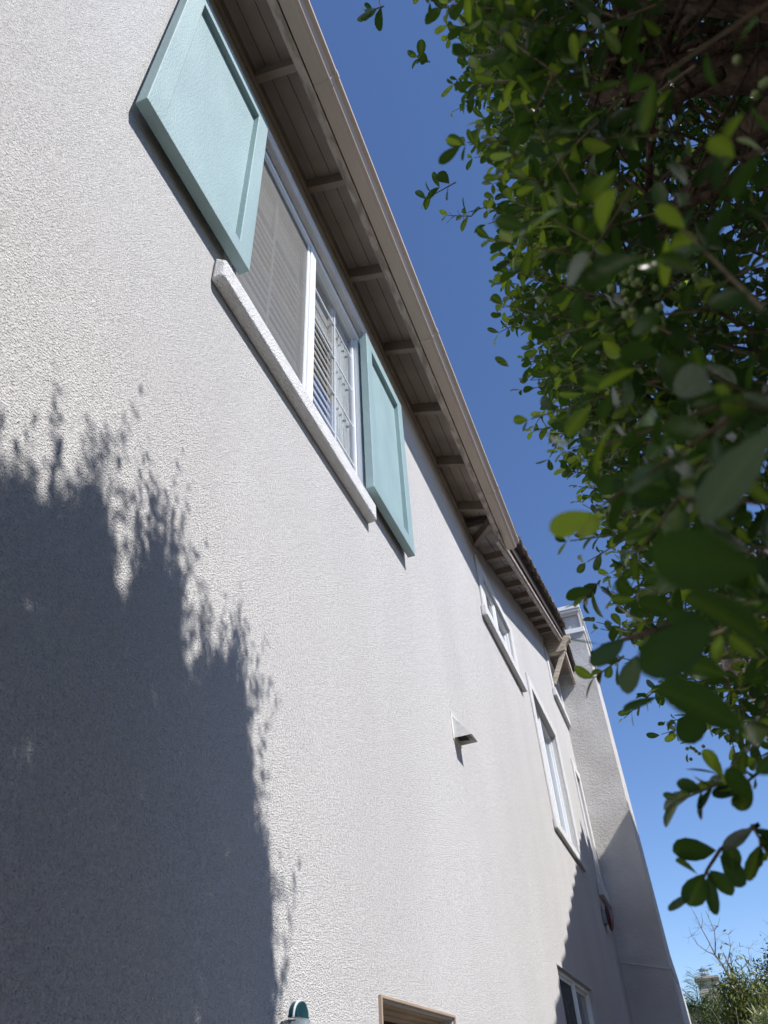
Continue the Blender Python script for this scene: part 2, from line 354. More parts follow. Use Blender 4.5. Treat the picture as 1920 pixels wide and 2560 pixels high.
window('w3', WX-.05, 8.78, 'glass_grey', 'glass', (7.86, 9.80, 2.28, 3.93, .022), (7.80, 9.80, 2.16, 2.265, .04), 'curtain', .04, 'tall slider window with pale curtain')
window('w4', WX-.05, None, 'glass', 'glass', (11.24, 12.04, 2.33, 4.08, .022), (11.05, 12.04, 2.14, 2.30, .07), 'curtain', .04, 'narrow window beside the chimney')
window('gw', WX-.05, None, 'glass_grey', 'glass', (10.78, 12.04, 5.02, 5.78, .022), (10.68, 12.04, 4.86, 4.99, .06), 'dark', .035, 'small window under the gable peak')
window('w5', WX-.035, 7.42, 'screen_dark', 'glass_grey', None, None, 'dark', .03, 'lower slider window with dark insect screen')

# ---- door: only the stepped head and jambs show in the photo
d = MB()
for i in range(4):
    o_ = .009*i; x1 = WX+.012-.032*i; x0 = x1-.045
    d.box(x0, x1, 2.630+o_, 2.640+o_, GZ, .309-o_); d.box(x0, x1, 3.48-o_, 3.49-o_, GZ, .309-o_)
    d.box(x0, x1, 2.640+o_, 3.48-o_, .299-o_, .309-o_)
df = obj('door_frame', d, M['door_paint'], house, bevel=.002)
d = MB(); d.box(WX-.20, WX-.16, 2.6, 3.45, GZ, .32)
for z0, z1 in ((-1.4, -.7), (-.55, .08)): ring(d, WX-.16, WX-.145, 2.72, 3.33, z0, z1, .03)
obj('door', d, M['door_dark'], house)

# ---- shutters
def shutter(y0, y1, z0, z1, label):
    xf, xp, xb = -.928, -.957, -.975
    s = MB(); fw = .088; O = [(y0, z0), (y1, z0), (y1, z1), (y0, z1)]; I = [(y0+fw, z0+fw), (y1-fw, z0+fw), (y1-fw, z1-fw), (y0+fw, z1-fw)]
    for i in range(4):
        j = (i+1) % 4; n = len(s.v)
        s.v += [(X, *q) for X in (xf, xb) for q in (O[i], O[j], I[j], I[i])]
        s.f += [(n, n+1, n+2, n+3), (n+7, n+6, n+5, n+4), (n, n+4, n+5, n+1), (n+3, n+2, n+6, n+7)]
    me = bpy.data.meshes.new('shutter'); me.from_pydata(s.v, [], s.f); bm = bmesh.new(); bm.from_mesh(me); bmesh.ops.remove_doubles(bm, verts=bm.verts, dist=1e-5); bm.to_mesh(me); bm.free()
    o = link('shutter', me, M['teal'], house, bevel=.0035, segs=2, label=label)
    q = MB(); q.box(xb+.004, xp, y0+fw, y1-fw, z0+fw, z1-fw); obj('panel', q, M['teal'], o)
    for z in (z0+.25, z1-.25): q = MB(); q.box(WX, xb, y0+.05, y1-.05, z-.03, z+.03); obj('batten', q, M['teal'], o)
shutter(.636, 1.312, 2.555, 3.905, 'teal shutter left of the large window')
shutter(2.648, 3.318, 2.53, 3.855, 'teal shutter right of the large window')

# ---- vent hood
v = MB(); a, b = 4.036, 4.17
P = [(WX, a, 1.70), (-.888, a, 1.703), (WX, a, 1.842)]; Q = [(x, b, z) for x, _, z in P]
v.poly(P); v.poly(Q); v.poly([P[1], P[2], Q[2], Q[1]])
o = obj('vent_hood', v, M['white_metal'], house, norm=False); md = o.modifiers.new('solid', 'SOLIDIFY'); md.thickness = .0025; md.offset = 0
v = MB(); v.box(WX-.0, WX+.006, a-.02, b+.02, 1.69, 1.86); obj('flange', v, M['white_metal'], o)
v = MB(); v.poly([(WX+.01, a+.02, 1.72), (-.93, a+.02, 1.715), (-.93, b-.02, 1.715), (WX+.01, b-.02, 1.72)]); obj('flap', v, M['dark'], o)

# ---- eave with gutter (Y up to 5.75)
for i, y in enumerate([3.18+.655*k for k in range(-11, 4)]):
    s = MB(); hw = .021
    s.hexa([(-1.0, y-hw, 4.315), (-.73, y-hw, 4.225), (-.73, y+hw, 4.225), (-1.0, y+hw, 4.315),
            (-1.0, y-hw, 4.415), (-.73, y-hw, 4.325), (-.73, y+hw, 4.325), (-1.0, y+hw, 4.415)])
    obj('rafter_tail', s, M['brown'], house, bevel=.003)
s = MB(); s.beam((-1.0, 5.74, 4.345), (-.73, 5.36, 4.265), .05, .10); obj('rafter_tail', s, M['brown'], house, bevel=.003, label='diagonal corner rafter')
s = MB()
for x0, x1 in ((-1.02, -.915), (-.911, -.822), (-.818, -.725)):
    z0 = 4.418+(-1-x0)*.333*-1*-1; f = lambda x: 4.418-(x+1)*.3333
    s.hexa([(x0, Y0, f(x0)), (x1, Y0, f(x1)), (x1, 5.66, f(x1)), (x0, 5.66, f(x0)), (x0, Y0, f(x0)+.02), (x1, Y0, f(x1)+.02), (x1, 5.66, f(x1)+.02), (x0, 5.66, f(x0)+.02)])
obj('soffit', s, M['soffit'], house)
s = MB(); s.box(-.998, -.975, Y0, 5.72, 4.300, 4.405); obj('frieze_board', s, M['brown'], house)
s = MB(); s.box(-.735, -.69, Y0, 5.55, 4.190, 4.345); obj('fascia', s, M['fascia'], house, bevel=.003)
s = MB()    # K-style gutter profile, open on top
prof = [(-.683, 4.315), (-.683, 4.203), (-.614, 4.200), (-.612, 4.207), (-.594, 4.214), (-.576, 4.252), (-.554, 4.260), (-.553, 4.290), (-.566, 4.292)]
inner = [(x+(.004 if x < -.64 else -.004), z+(.004 if z < 4.21 else 0)) for x, z in prof]
s.prism(prof+inner[::-1][1:-1]+[(-.679, 4.315)], 'y', Y0, 5.80)
s.prism([(-.682, 4.204), (-.616, 4.201), (-.579, 4.252), (-.557, 4.262), (-.557, 4.286), (-.682, 4.30)], 'y', 5.790, 5.797)
obj('gutter', s, M['gutter'], house)

for yj in (-.4, 1.32, 3.1, 4.9):
    s = MB(); s.prism([(-.684, 4.20), (-.6125, 4.197), (-.610, 4.206), (-.592, 4.211), (-.574, 4.249), (-.551, 4.257), (-.550, 4.292), (-.556, 4.292), (-.558, 4.262), (-.580, 4.254), (-.597, 4.216), (-.614, 4.203), (-.684, 4.205)], 'y', yj, yj+.035); obj('gutter_joint', s, M['gutter'], house)

# ---- roofs of barrel tile
def roof_sheet(mb, o, e, u, le, lu, per=.24, amp=.035, course=.38, fine=8):
    """o: eave corner, e: unit along eave, u: unit up slope"""
    o = Vector(o); e = Vector(e).normalized(); u = Vector(u).normalized(); n = e.cross(u).normalized()
    if n.z < 0: n = -n
    nc = max(1, int(lu/course)); ne = max(2, int(le/per*fine))
    for j in range(nc):
        base = len(mb.v)
        for k, (t, lift) in enumerate(((j*course, .035), (min(lu, (j+1)*course+.03), .0))):
            for i in range(ne+1):
                a = le*i/ne; mb.v.append(tuple(o+e*a+u*t+n*(lift+amp*abs(math.sin(math.pi*a/per)))))
        for i in range(ne+1):       # front lip thickness
            a = le*i/ne; mb.v.append(tuple(o+e*a+u*(j*course)+n*(.018+amp*abs(math.sin(math.pi*a/per)))))
        for i in range(ne):
            mb.f.append((base+i, base+i+1, base+ne+1+i+1, base+ne+1+i)); mb.f.append((base+i, base+i+1, base+2*ne+2+i+1, base+2*ne+2+i))
def roof_deck(mb, o, e, u, le, lu, t=.03):
    o = Vector(o); e = Vector(e).normalized()*le; u = Vector(u).normalized()*lu; n = e.cross(u).normalized()*t
    if n.z < 0: n = -n
    mb.hexa([o-n, o+e-n, o+e+u-n, o+u-n, o, o+e, o+e+u, o+u])
s = MB(); e1 = Vector((-1, 0, .3333)).normalized()
roof_deck(s, (-.64, Y0-.2, 4.365), (0, 1, 0), e1, 10.3, 4.6); obj('roof_deck', s, M['soffit'], house)
s = MB(); roof_sheet(s, (-.60, Y0-.2, 4.335), (0, 1, 0), e1, 10.2, 4.6, fine=6); obj('roof_tiles', s, M['tile'], house, smooth=False, norm=False)
sl = .324; uu = Vector((0, 1, sl)).normalized(); ud = Vector((0, -1, sl)).normalized()
LR = (11.05-5.35)*math.sqrt(1+sl*sl)
s = MB()
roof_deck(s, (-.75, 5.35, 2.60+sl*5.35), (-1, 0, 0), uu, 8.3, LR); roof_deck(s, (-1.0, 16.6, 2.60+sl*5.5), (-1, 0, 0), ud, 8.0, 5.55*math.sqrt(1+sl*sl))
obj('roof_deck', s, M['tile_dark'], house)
s = MB(); roof_sheet(s, (-.80, 5.35, 2.63+sl*5.35), (-1, 0, 0), uu, 8.2, LR, fine=4); roof_sheet(s, (-1.0, 16.6, 2.63+sl*5.5), (-1, 0, 0), ud, 8.0, 5.9, fine=4)
obj('roof_tiles', s, M['tile'], house, norm=False)

# ---- rake (gable overhang, Y 5.75 to the peak at 11.05)
def bot(y): return 2.325+sl*y
def slab(mb, x0, x1, ya, yb, lo, hi, f=bot):
    mb.hexa([(x0, ya, f(ya)+lo), (x1, ya, f(ya)+lo), (x1, yb, f(yb)+lo), (x0, yb, f(yb)+lo), (x0, ya, f(ya)+hi), (x1, ya, f(ya)+hi), (x1, yb, f(yb)+hi), (x0, yb, f(yb)+hi)])
for k in range(8):
    y = 6.33+.61*k; s = MB(); zl = 2.462+sl*y
    s.box(-1.0, -.745, y-.022, y+.022, zl, zl+.09); obj('lookout', s, M['brown'], house, bevel=.003)
s = MB()
slab(s, -1.02, -.875, 5.45, 11.05, .225, .245); slab(s, -.869, -.73, 5.45, 11.05, .225, .245); obj('soffit', s, M['soffit_old'], house, label='weathered soffit boards of the gable overhang')
s = MB(); slab(s, -.745, -.712, 5.50, 11.03, 0, .20); slab(s, -.711, -.69, 5.45, 11.03, .028, .225)
obj('fascia', s, M['fascia'], house, bevel=.003, label='sloping rake board of the gable')
s = MB(); slab(s, -.689, -.668, 5.60, 11.03, .09, .30); obj('rake_shade_batten', s, M['tile_dark'], house)
s = MB(); n = 15
for k in range(n):           # rake tiles: half barrels stepping up the slope
    y = 5.55+k*.37; c0 = Vector((-.668, y, bot(y)+.275)); c1 = c0+uu*.41; base = len(s.v); r0, r1 = .094, .068
    for c_, r_, dz in ((c0, r0, .022), (c1, r1, -.022)):
        for th in (.018, 0):
            for q in range(9):
                a_ = math.radians(-100+q*25)
                s.v.append((c_.x+math.sin(a_)*(r_-th), c_.y, c_.z+dz+math.cos(a_)*(r_-th)*.9))
    for i in range(8):
        a0, a1, b0, b1 = base+i, base+9+i, base+18+i, base+27+i
        s.f += [(a1, a1+1, b1+1, b1), (a0, a0+1, b0+1, b0), (a0, a0+1, a1+1, a1), (b0, b0+1, b1+1, b1)]
    s.f += [(base+8, base+17, base+35, base+26), (base, base+9, base+27, base+18)]
obj('rake_tiles', s, M['tile'], house, smooth=False)
# the far, falling rake up to the chimney
botd = lambda y: bot(22.1-y)
s = MB(); slab(s, -.745, -.705, 11.10, 12.04, 0, .20, botd); obj('fascia', s, M['fascia'], house, bevel=.003, label='falling rake board beside the chimney')
s = MB(); slab(s, -1.02, -.73, 11.05, 11.62, .225, .245, botd); slab(s, -1.02, -.73, 11.63, 12.04, .225, .245, botd); obj('soffit', s, M['soffit'], house, label='soffit panel beside the chimney')
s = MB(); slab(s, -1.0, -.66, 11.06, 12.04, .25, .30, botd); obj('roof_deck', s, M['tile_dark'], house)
s = MB()
for k in range(3):
    y = 12.0-k*.33; slab(s, -.80, -.63, max(y-.36, 11.1), y, .30+.012*k, .33+.012*k, botd)
obj('rake_tiles', s, M['tile'], house)
# ridge beam and knee brace under the gable peak
s = MB(); zb0, zb1 = 5.745, 5.99
pr = [(-1.0, zb0-.02), (-.72, zb0-.02), (-.685, zb0), (-.672, zb0+.03), (-.66, zb0+.075), (-.635, zb0+.115), (-.60, zb0+.14), (-.565, zb0+.15), (-.56, zb1), (-1.0, zb1)]
s.prism(pr, 'y', 10.985, 11.10); bo = obj('ridge_beam', s, M['beam'], house, bevel=.004)
s = MB(); s.beam((-.725, 11.045, zb0-.01), (-.985, 11.045, 5.22), .07, .055, (0, 1, 0)); obj('brace', s, M['beam'], house, bevel=.003)

# ---- chimney
ch = MB(); XR = -.362; ya, yb = 12.05, 13.75
ch.box(-1.3, XR, ya, yb, GZ, 5.9)
ch.box(-.80, XR, ya+.003, yb-.1, 5.9, 6.66)
ch.hexa([(-.99, 13.75, GZ), (XR, 13.75, GZ), (XR, 15.7, GZ), (-.99, 15.7, GZ), (-.99, 13.75, 1.72), (XR, 13.75, 1.72), (XR, 15.7, 1.28), (-.99, 15.7, 1.28)])
ch.box(-.80, XR-.03, ya+.055, yb-.15, 6.66, 7.0)
for x0, x1 in ((-.80, -.705), (-.392, XR)): ch.box(x0, x1, ya+.002, ya+.054, 6.661, 6.95)
ch.box(-.80, XR, ya+.001, ya+.054, 6.95, 6.999); ch.box(XR-.03, XR, ya+.055, ya+.16, 6.661, 6.999); ch.box(XR-.03, XR, yb-.30, yb-.15, 6.661, 6.999)
chim = obj('chimney', ch, M['chim'], house, bevel=.006)
s = MB(); s.box(-.83, XR+.03, ya-.03, yb-.06, 6.56, 6.655); obj('belt_course', s, M['white_trim'], chim, bevel=.008)
s = MB(); s.box(-.835, XR+.02, ya-.04, yb-.08, 7.0, 7.035); s.box(-.86, XR+.045, ya-.07, yb-.05, 7.042, 7.12); obj('cap', s, M['white_trim'], chim, bevel=.006)
s = MB(); s.lathe((-.70, 12.45, 7.12), 'z', [(.10, 0), (.10, .04), (.15, .045), (.15, .06), (.10, .085), (.03, .095)], 32); obj('flue_cap', s, M['white'], chim, smooth=False)
s = MB(); s.beam((-1.0, ya-.004, 1.49), (XR, ya-.004, 1.355), .02, .022); s.beam((XR+.004, ya, 1.355), (XR+.004, yb, 1.355), .02, .022); obj('joint_bead', s, M['stucco_trim'], chim)

# ------------------------------------------------------------------ fixtures on the wall
bell = thing('alarm_bell', (WX, 11.07, 1.88), 'dark red round alarm bell mounted on the wall beside the chimney', 'bell')
s = MB(); s.lathe((-.945, 11.07, 1.88), 'x', [(.155, 0), (.168, .004), (.168, .012), (.155, .03), (.12, .05), (.07, .062), (.02, .066)], 32); obj('gong', s, M['red'], bell, smooth=True)
s = MB(); s.lathe((-.88, 11.07, 1.88), 'x', [(.014, 0), (.014, .012), (.008, .018)], 12); obj('centre_nut', s, M['steel'], bell)
s = MB(); s.box(WX+.001, WX+.05, 10.99, 11.15, 1.80, 1.96); obj('back_box', s, M['steel'], bell, bevel=.004)
lamp = thing('wall_lamp', (WX, 2.0, .12), 'small wall lamp with dark teal rounded top low on the stucco', 'lamp')
lz, lx, ly = .198, -.945, 1.955
def arch(r_, ex=0):
    return [(ly+r_*math.cos(t), lz+r_*math.sin(t)) for t in [math.pi*i/18 for i in range(19)]]+[(ly-r_, lz-ex), (ly+r_, lz-ex)]
s = MB(); s.prism(arch(.0375), 'x', lx-.009, lx-.005); obj('rim', s, M['lampwhite'], lamp, bevel=.003)
s = MB(); s.lathe((WX+.001, ly, lz-.07), 'x', [(.03, 0), (.03, .006), (.014, .012), (.014, .05)], 16); obj('wall_bracket', s, M['lampwhite'], lamp)
s = MB(); s.prism(arch(.0355), 'x', lx-.022, lx-.009); s.prism(arch(.0345), 'x', lx-.005, lx+.002); obj('cover', s, M['lampdark'], lamp, bevel=.003)
s = MB(); s.lathe((lx-.015, ly, lz-.13), 'z', [(.020, 0), (.030, .02), (.032, .06), (.033, .126)], 28); obj('glass_shade', s, M['lampglass'], lamp, smooth=True)

# ================================================================== neighbouring house (its roof casts the lower right shadow)
nb = thing('neighbor_house', (1.9, 8, GZ), 'neighboring house behind the shrub whose tiled roof shades the lower wall', 'house')
KX = 1.7
s = MB(); s.box(2.0, 9, 4.2, 13.0, GZ, 3.2); s.prism([(4.2, 3.2), (9.93, 3.2), (9.93, 5.75)], 'x', 2.0, 9); s.box(2.001, 9, 9.93, 13.0, 3.2, 5.5)
obj('wall', s, M['farwall'], nb)
s = MB(); sl2 = .517
f2 = lambda y: 3.25+sl2*(y-5.17)
s.hexa([(KX, 3.9, f2(3.9)-.06), (9, 3.9, f2(3.9)-.06), (9, 9.92, f2(9.92)-.06), (KX, 9.92, f2(9.92)-.06), (KX, 3.9, f2(3.9)), (9, 3.9, f2(3.9)), (9, 9.92, f2(9.92)), (KX, 9.92, f2(9.92))])
for k in range(19):
    y = 3.9+k*.33; s.hexa([(KX-.02, y, f2(y)), (9, y, f2(y)), (9, y+.33, f2(y+.33)-.0), (KX-.02, y+.33, f2(y+.33)), (KX-.02, y, f2(y)+.10), (9, y, f2(y)+.10), (9, y+.33, f2(y+.33)+.03), (KX-.02, y+.33, f2(y+.33)+.03)]) if y < 9.6 else None
s.box(KX+.02, 4.5, 9.85, 13.2, 5.52, 5.64)
for k in range(9): s.tube([(KX-.02, 9.98+k*.38, 5.66), (4.5, 9.98+k*.38, 6.9)], [.09, .09], 8)
s.hexa([(KX+.02, 9.85, 5.64), (4.5, 9.85, 5.64), (4.5, 13.2, 5.64), (KX+.02, 13.2, 5.64), (KX+.02, 9.85, 5.65), (4.5, 9.85, 6.85), (4.5, 13.2, 6.85), (KX+.02, 13.2, 5.65)])
s.hexa([(4.5, 9.85, 5.6), (9.2, 9.85, 5.6), (9.2, 13.2, 5.6), (4.5, 13.2, 5.6), (4.5, 9.85, 6.85), (9.2, 9.85, 5.7), (9.2, 13.2, 5.7), (4.5, 13.2, 6.85)])
s.tube([(KX-.02, 9.86, 5.76), (KX+.4, 9.86, 5.85)], [.07, .07], 8)
obj('roof', s, M['tile'], nb)

# ================================================================== foliage tools
rng = np.random.default_rng(11)
# one leaf: 6 stations x 3 columns, unit length along +x, blade normal +z
ST = [(0, .03), (.16, .42), (.38, .84), (.62, 1.0), (.83, .86), (.95, .50), (1.0, .08)]
def leaf_template(width=.27, droop=.16, fold=.10):
    v = []
    for t, w_ in ST:
        z = -droop*t*t; hw = w_*width
        v += [(t, -hw, z+fold*w_*.6), (t, 0, z), (t, hw, z+fold*w_*.6)]
    f = []
    for i in range(len(ST)-1):
        for j in range(2):
            a = i*3+j; f.append((a, a+1, a+4, a+3))
    return np.array(v), np.array(f)
def quads_object(name, V, F, tint, m, parent, smooth=True):
    me = bpy.data.meshes.new(name); me.vertices.add(len(V)); me.vertices.foreach_set('co', V.astype(np.float32).ravel())
    me.loops.add(F.size); me.loops.foreach_set('vertex_index', F.astype(np.int32).ravel())
    me.polygons.add(len(F)); me.polygons.foreach_set('loop_start', np.arange(0, F.size, F.shape[1], dtype=np.int32))
    me.polygons.foreach_set('use_smooth', np.full(len(F), smooth)); me.update(calc_edges=True); me.validate()
    a = me.attributes.new('tint', 'FLOAT', 'POINT'); a.data.foreach_set('value', tint.astype(np.float32))
    return link(name, me, m, parent, norm=False)
def nrm(a): return a/np.maximum(np.linalg.norm(a, axis=-1, keepdims=True), 1e-9)
def leaves(pos, dirs, nor, size, tint, tmpl):
    """vectorised leaves: position, pointing direction, blade normal, length, tint"""
    V0, F0 = tmpl; n = len(pos); d = nrm(dirs); z = nrm(nor-d*np.sum(nor*d, 1, keepdims=True)); y = np.cross(z, d)
    wv = rng.uniform(.72, 1.12, n)[:, None, None]; cv = rng.uniform(.2, 2.0, n)[:, None, None]     # breadth and curl of each leaf
    V = pos[:, None]+size[:, None, None]*(V0[None, :, 0:1]*d[:, None]+wv*V0[None, :, 1:2]*y[:, None]+cv*V0[None, :, 2:3]*z[:, None])
    F = (F0[None]+(np.arange(n)*len(V0))[:, None, None]).reshape(-1, 4)
    T = np.repeat(tint, len(V0)).reshape(n, -1); T[:, 1::3] += .16
    return V.reshape(-1, 3), F, T.ravel()
def cross_tubes(P0, P1, r0, r1):
    """thin three-sided twigs, quads"""
    d = nrm(P1-P0); a = nrm(np.cross(d, np.array([.31, .52, .79]))); b = np.cross(d, a); V = []
    for P_, r_ in ((P0, r0), (P1, r1)):
        for k in range(3):
            t_ = 2*math.pi*k/3; V.append(P_+(a*math.cos(t_)+b*math.sin(t_))*r_[:, None])
    V = np.stack(V, 1); n = len(P0); F0 = np.array([(0, 1, 4, 3), (1, 2, 5, 4), (2, 0, 3, 5)])
    return V.reshape(-1, 3), (F0[None]+(np.arange(n)*6)[:, None, None]).reshape(-1, 4)
def sprigs(base, direc, length, nleaf, lsize, young, keep=None, spread=.9, tmpl=None):
    """many twigs with opposite pairs of leaves; returns leaf and twig mesh data"""
    n = len(base); d = nrm(direc); up_ = np.array([0, 0, 1.0]); side = nrm(np.cross(d, up_)+1e-4); nu = np.cross(side, d)
    bend = rng.normal(0, .25, (n, 3)); T = (np.arange(nleaf)+.6)/nleaf
    pos = []; dr = []; no = []; sz = []; ti = []
    for k in range(nleaf):
        t_ = T[k]; c_ = base+d*(length*t_)[:, None]+bend*(length*t_*t_*.5)[:, None]
        ang = (k % 2)*math.pi/2+rng.normal(0, .5, n); out = side*np.cos(ang)[:, None]+nu*np.sin(ang)[:, None]
        sgn = np.where(rng.random(n) < .5, 1, -1)[:, None]
        for sg in (1, -1):
            o_ = nrm(out*sg*spread+d*(.45+.5*t_)+rng.normal(0, .22, (n, 3)))
            pos.append(c_); dr.append(o_); no.append(nrm(d*.5+up_*.6+rng.normal(0, .45, (n, 3))))
            sz.append(lsize*(rng.uniform(.55, 1.25, n))*(1-.35*t_)); ti.append(np.clip(young*t_*rng.uniform(.3, 1.3, n)+rng.normal(.26, .19, n), 0, 1))
    pos, dr, no = map(np.concatenate, (pos, dr, no)); sz, ti = map(np.concatenate, (sz, ti))
    if keep is not None:
        mk = keep(pos+dr*sz[:, None]*.6) & keep(pos+dr*sz[:, None]); pos, dr, no, sz, ti = pos[mk], dr[mk], no[mk], sz[mk], ti[mk]
    tip = base+d*length[:, None]*.9+bend*(length*.4)[:, None]
    if keep is not None: mk = keep(tip) & keep((base+tip)/2); base, tip = base[mk], tip[mk]
    return leaves(pos, dr, no, sz, ti, tmpl or leaf_template()), (base, tip)

# ================================================================== tall shrub beside the camera
shrub = thing('shrub', (.75, .45, GZ), 'tall dense green leafy shrub filling the right side, facing the house wall', 'shrub')
TOPY = [-1.2, .50, .60, .70, .80, .91, 1.00, 1.09, 1.17, 1.23, 1.29, 1.36, 1.44, 1.53, 1.62, 1.71, 1.79, 1.86, 1.95, 2.1]
TOPZ = [.70, .74, .84, .80, .70, .96, .86, .62, .88, .98, .86, .62, .66, .84, .80, .50, .36, .30, -.3, -3]
def hull(P):
    """signed depth inside the shrub, by its flat inner face, sloping crown and ends"""
    X, Y, Z = P[:, 0], P[:, 1], P[:, 2]
    yq = Y+.31*(X+1); top = np.interp(yq, TOPY, TOPZ)+1.1*(X+1)-Z
    under = np.clip(.42*np.maximum(Y, 0)+.02-Z, 0, .5)
    face = X-(.105+under*1.1+.045*np.sin(5*Z+2)*np.sin(4*Y+1))
    back = 1.55-X; front = Y+1.2
    return np.minimum.reduce([face, top*.8, back, front])
def keep(P):
    X, Y, Z = P[:, 0], P[:, 1], P[:, 2]; r_ = np.linalg.norm(P, axis=1)
    hol = np.linalg.norm((P-np.array([.56, .54, 1.25]))/np.array([.40, .40, .62]), axis=1) > 1
    return (r_ > np.where(Z > .42, .85, .45)) & (X > -.035-.02*Z) & (hol | (X < .12)) & (hull(P) > -.17)
cand = rng.uniform([-.02, -1.2, -1.45], [1.55, 2.0, 4.2], (150000, 3)); dep = hull(cand)
pr_ = np.where(dep > 0, np.exp(-dep/.16)*.9+.05, 0); cand = cand[(rng.random(len(cand)) < pr_)]
view_w = np.where((cand[:, 1] > -.3), 1, .35); cand = cand[rng.random(len(cand)) < view_w*1.0]
hol = np.linalg.norm((cand-np.array([.56, .54, 1.25]))/np.array([.40, .40, .62]), axis=1) > 1
cand = cand[hol & (np.linalg.norm(cand, axis=1) > .40)]
e_ = .03; grad = np.stack([(hull(cand+np.eye(3)[i]*e_)-hull(cand-np.eye(3)[i]*e_)) for i in range(3)], 1)
outw = -nrm(grad); dirs = nrm(outw*.9+np.array([0, 0, .45])+rng.normal(0, .55, cand.shape))
n = len(cand); print('SPRIGS', n); lp, tw = sprigs(cand, dirs, rng.uniform(.07, .16, n), 5, .037, .42, keep)
# free sprays standing clear of the crown, seen against the sky: (tip direction, distance, length, leaf size)
hs_b = []; hs_d = []; hs_l = []
def spray(a, b): hs_b.append(a); v_ = np.array(b)-np.array(a); hs_l.append(np.linalg.norm(v_)); hs_d.append(v_)
spray((-0.082, 0.438, 1.641), (-0.118, 0.434, 1.639))
spray((-0.028, 0.551, 1.608), (-0.051, 0.533, 1.614))
spray((-0.047, 0.782, 1.565), (-0.147, 0.762, 1.568))
spray((-0.034, 0.851, 1.529), (-0.085, 0.838, 1.534))
spray((0.019, 1.024, 1.48), (-0.039, 1.012, 1.488))
spray((0.033, 1.03, 1.352), (-0.051, 1.044, 1.341))
spray((0.029, 1.216, 1.187), (-0.032, 1.217, 1.187))
spray((0.034, 1.294, 1.102), (0.011, 1.283, 1.115))
spray((0.013, 0.932, 0.583), (-0.02, 0.947, 0.56))
spray((0.015, 0.897, 0.442), (-0.031, 0.904, 0.427))
spray((0.079, 0.766, 0.218), (0.061, 0.761, 0.239))
spray((0.101, 0.759, 0.231), (0.075, 0.767, 0.216))
spray((0.064, 0.764, 0.228), (0.022, 0.769, 0.221))
spray((0.08, 0.773, 0.191), (0.083, 0.778, 0.168))
hb, hd, hl = np.array(hs_b), np.array(hs_d), np.array(hs_l)
lp2, tw2 = sprigs(hb, hd, hl, 4, .040, .45)
# upright shoots over the crown
yq_ = np.concatenate([rng.normal(c, .035, k) for c, k in ((.66, 5), (.76, 6), (.91, 20), (1.02, 8), (1.20, 41), (1.28, 12), (1.50, 20), (1.60, 20), (1.72, 12), (1.86, 20), (1.95, 10))]); ns = len(yq_); xs_ = rng.uniform(.32, .95, ns); zt_ = np.interp(yq_, TOPY, TOPZ)+1.06*(xs_+1)-.08
up_b = np.stack([xs_, yq_-.31*(xs_+1), zt_], 1); lp4, tw4 = sprigs(up_b, np.array([0, 0, 1.])+rng.normal(0, .22, (ns, 3)), rng.uniform(.22, .48, ns), 12, .040, .5)
fc_ = rng.uniform([.45, -1.2, -1.2], [1.5, 1.9, 3.9], (26000, 3)); fc_ = fc_[(hull(fc_) > .08)]; fc_ = fc_[:5200]
lp5, tw5 = sprigs(fc_, rng.normal(0, 1, fc_.shape), rng.uniform(.12, .22, len(fc_)), 4, .062, .1, keep)
# single leaves close to the lens (base, tip)
nl = [((0.046, 0.828, 0.186), (0.008, 0.808, 0.188)),
      ((0.023, 0.833, 0.167), (0.012, 0.811, 0.178)),
      ((0.028, 0.833, 0.168), (0.007, 0.818, 0.141)),
      ((0.015, 0.836, 0.154), (-0.012, 0.818, 0.139)),
      ((0.033, 0.832, 0.169), (0.027, 0.819, 0.131)),
      ((0.035, 0.832, 0.17), (0.047, 0.815, 0.148)),
      ((0.048, 0.829, 0.181), (0.06, 0.814, 0.151)),
      ((0.061, 0.826, 0.191), (0.055, 0.811, 0.167)),
      ((0.106, 0.341, 0.274), (0.066, 0.348, 0.254)),
      ((0.096, 0.414, 0.254), (0.072, 0.395, 0.262)),
      ((0.081, 0.48, 0.297), (0.044, 0.474, 0.282)),
      ((0.086, 0.423, 0.21), (0.063, 0.405, 0.222)),
      ((0.065, 0.593, 0.317), (0.035, 0.567, 0.326)),
      ((0.069, 0.492, 0.213), (0.042, 0.473, 0.222)),
      ((0.075, 0.506, 0.174), (0.055, 0.486, 0.188)),
      ((0.045, 0.613, 0.279), (0.019, 0.588, 0.288)),
      ((-0.007, 0.666, 0.345), (-0.033, 0.64, 0.344)),
      ((0.015, 0.625, 0.324), (-0.018, 0.613, 0.301)),
      ((0.021, 0.619, 0.303), (0.003, 0.612, 0.271)),
      ((0.03, 0.69, 0.292), (-0.002, 0.672, 0.28)),
      ((0.06, 0.627, 0.244), (0.035, 0.615, 0.222)),
      ((0.066, 0.576, 0.158), (0.054, 0.553, 0.173)),
      ((0.117, 0.556, 0.489), (0.081, 0.552, 0.467)),
      ((0.071, 0.693, 0.57), (0.038, 0.682, 0.543)),
      ((0.156, 0.477, 0.452), (0.134, 0.447, 0.461)),
      ((0.204, 0.483, 0.535), (0.173, 0.456, 0.54)),
      ((0.075, 0.609, 0.432), (0.044, 0.599, 0.411)),
      ((0.03, 0.66, 0.355), (0.018, 0.628, 0.367))]
nl += [((0.087, 0.252, 0.211), (0.051, 0.264, 0.185)), ((0.071, 0.305, 0.178), (0.043, 0.291, 0.182)), ((0.065, 0.306, 0.134), (0.052, 0.288, 0.145)), ((0.054, 0.371, 0.19), (0.025, 0.363, 0.174)), ((0.079, 0.427, 0.338), (0.045, 0.416, 0.322)), ((0.051, 0.374, 0.133), (0.035, 0.355, 0.142))]      # broad leaves very near the lens
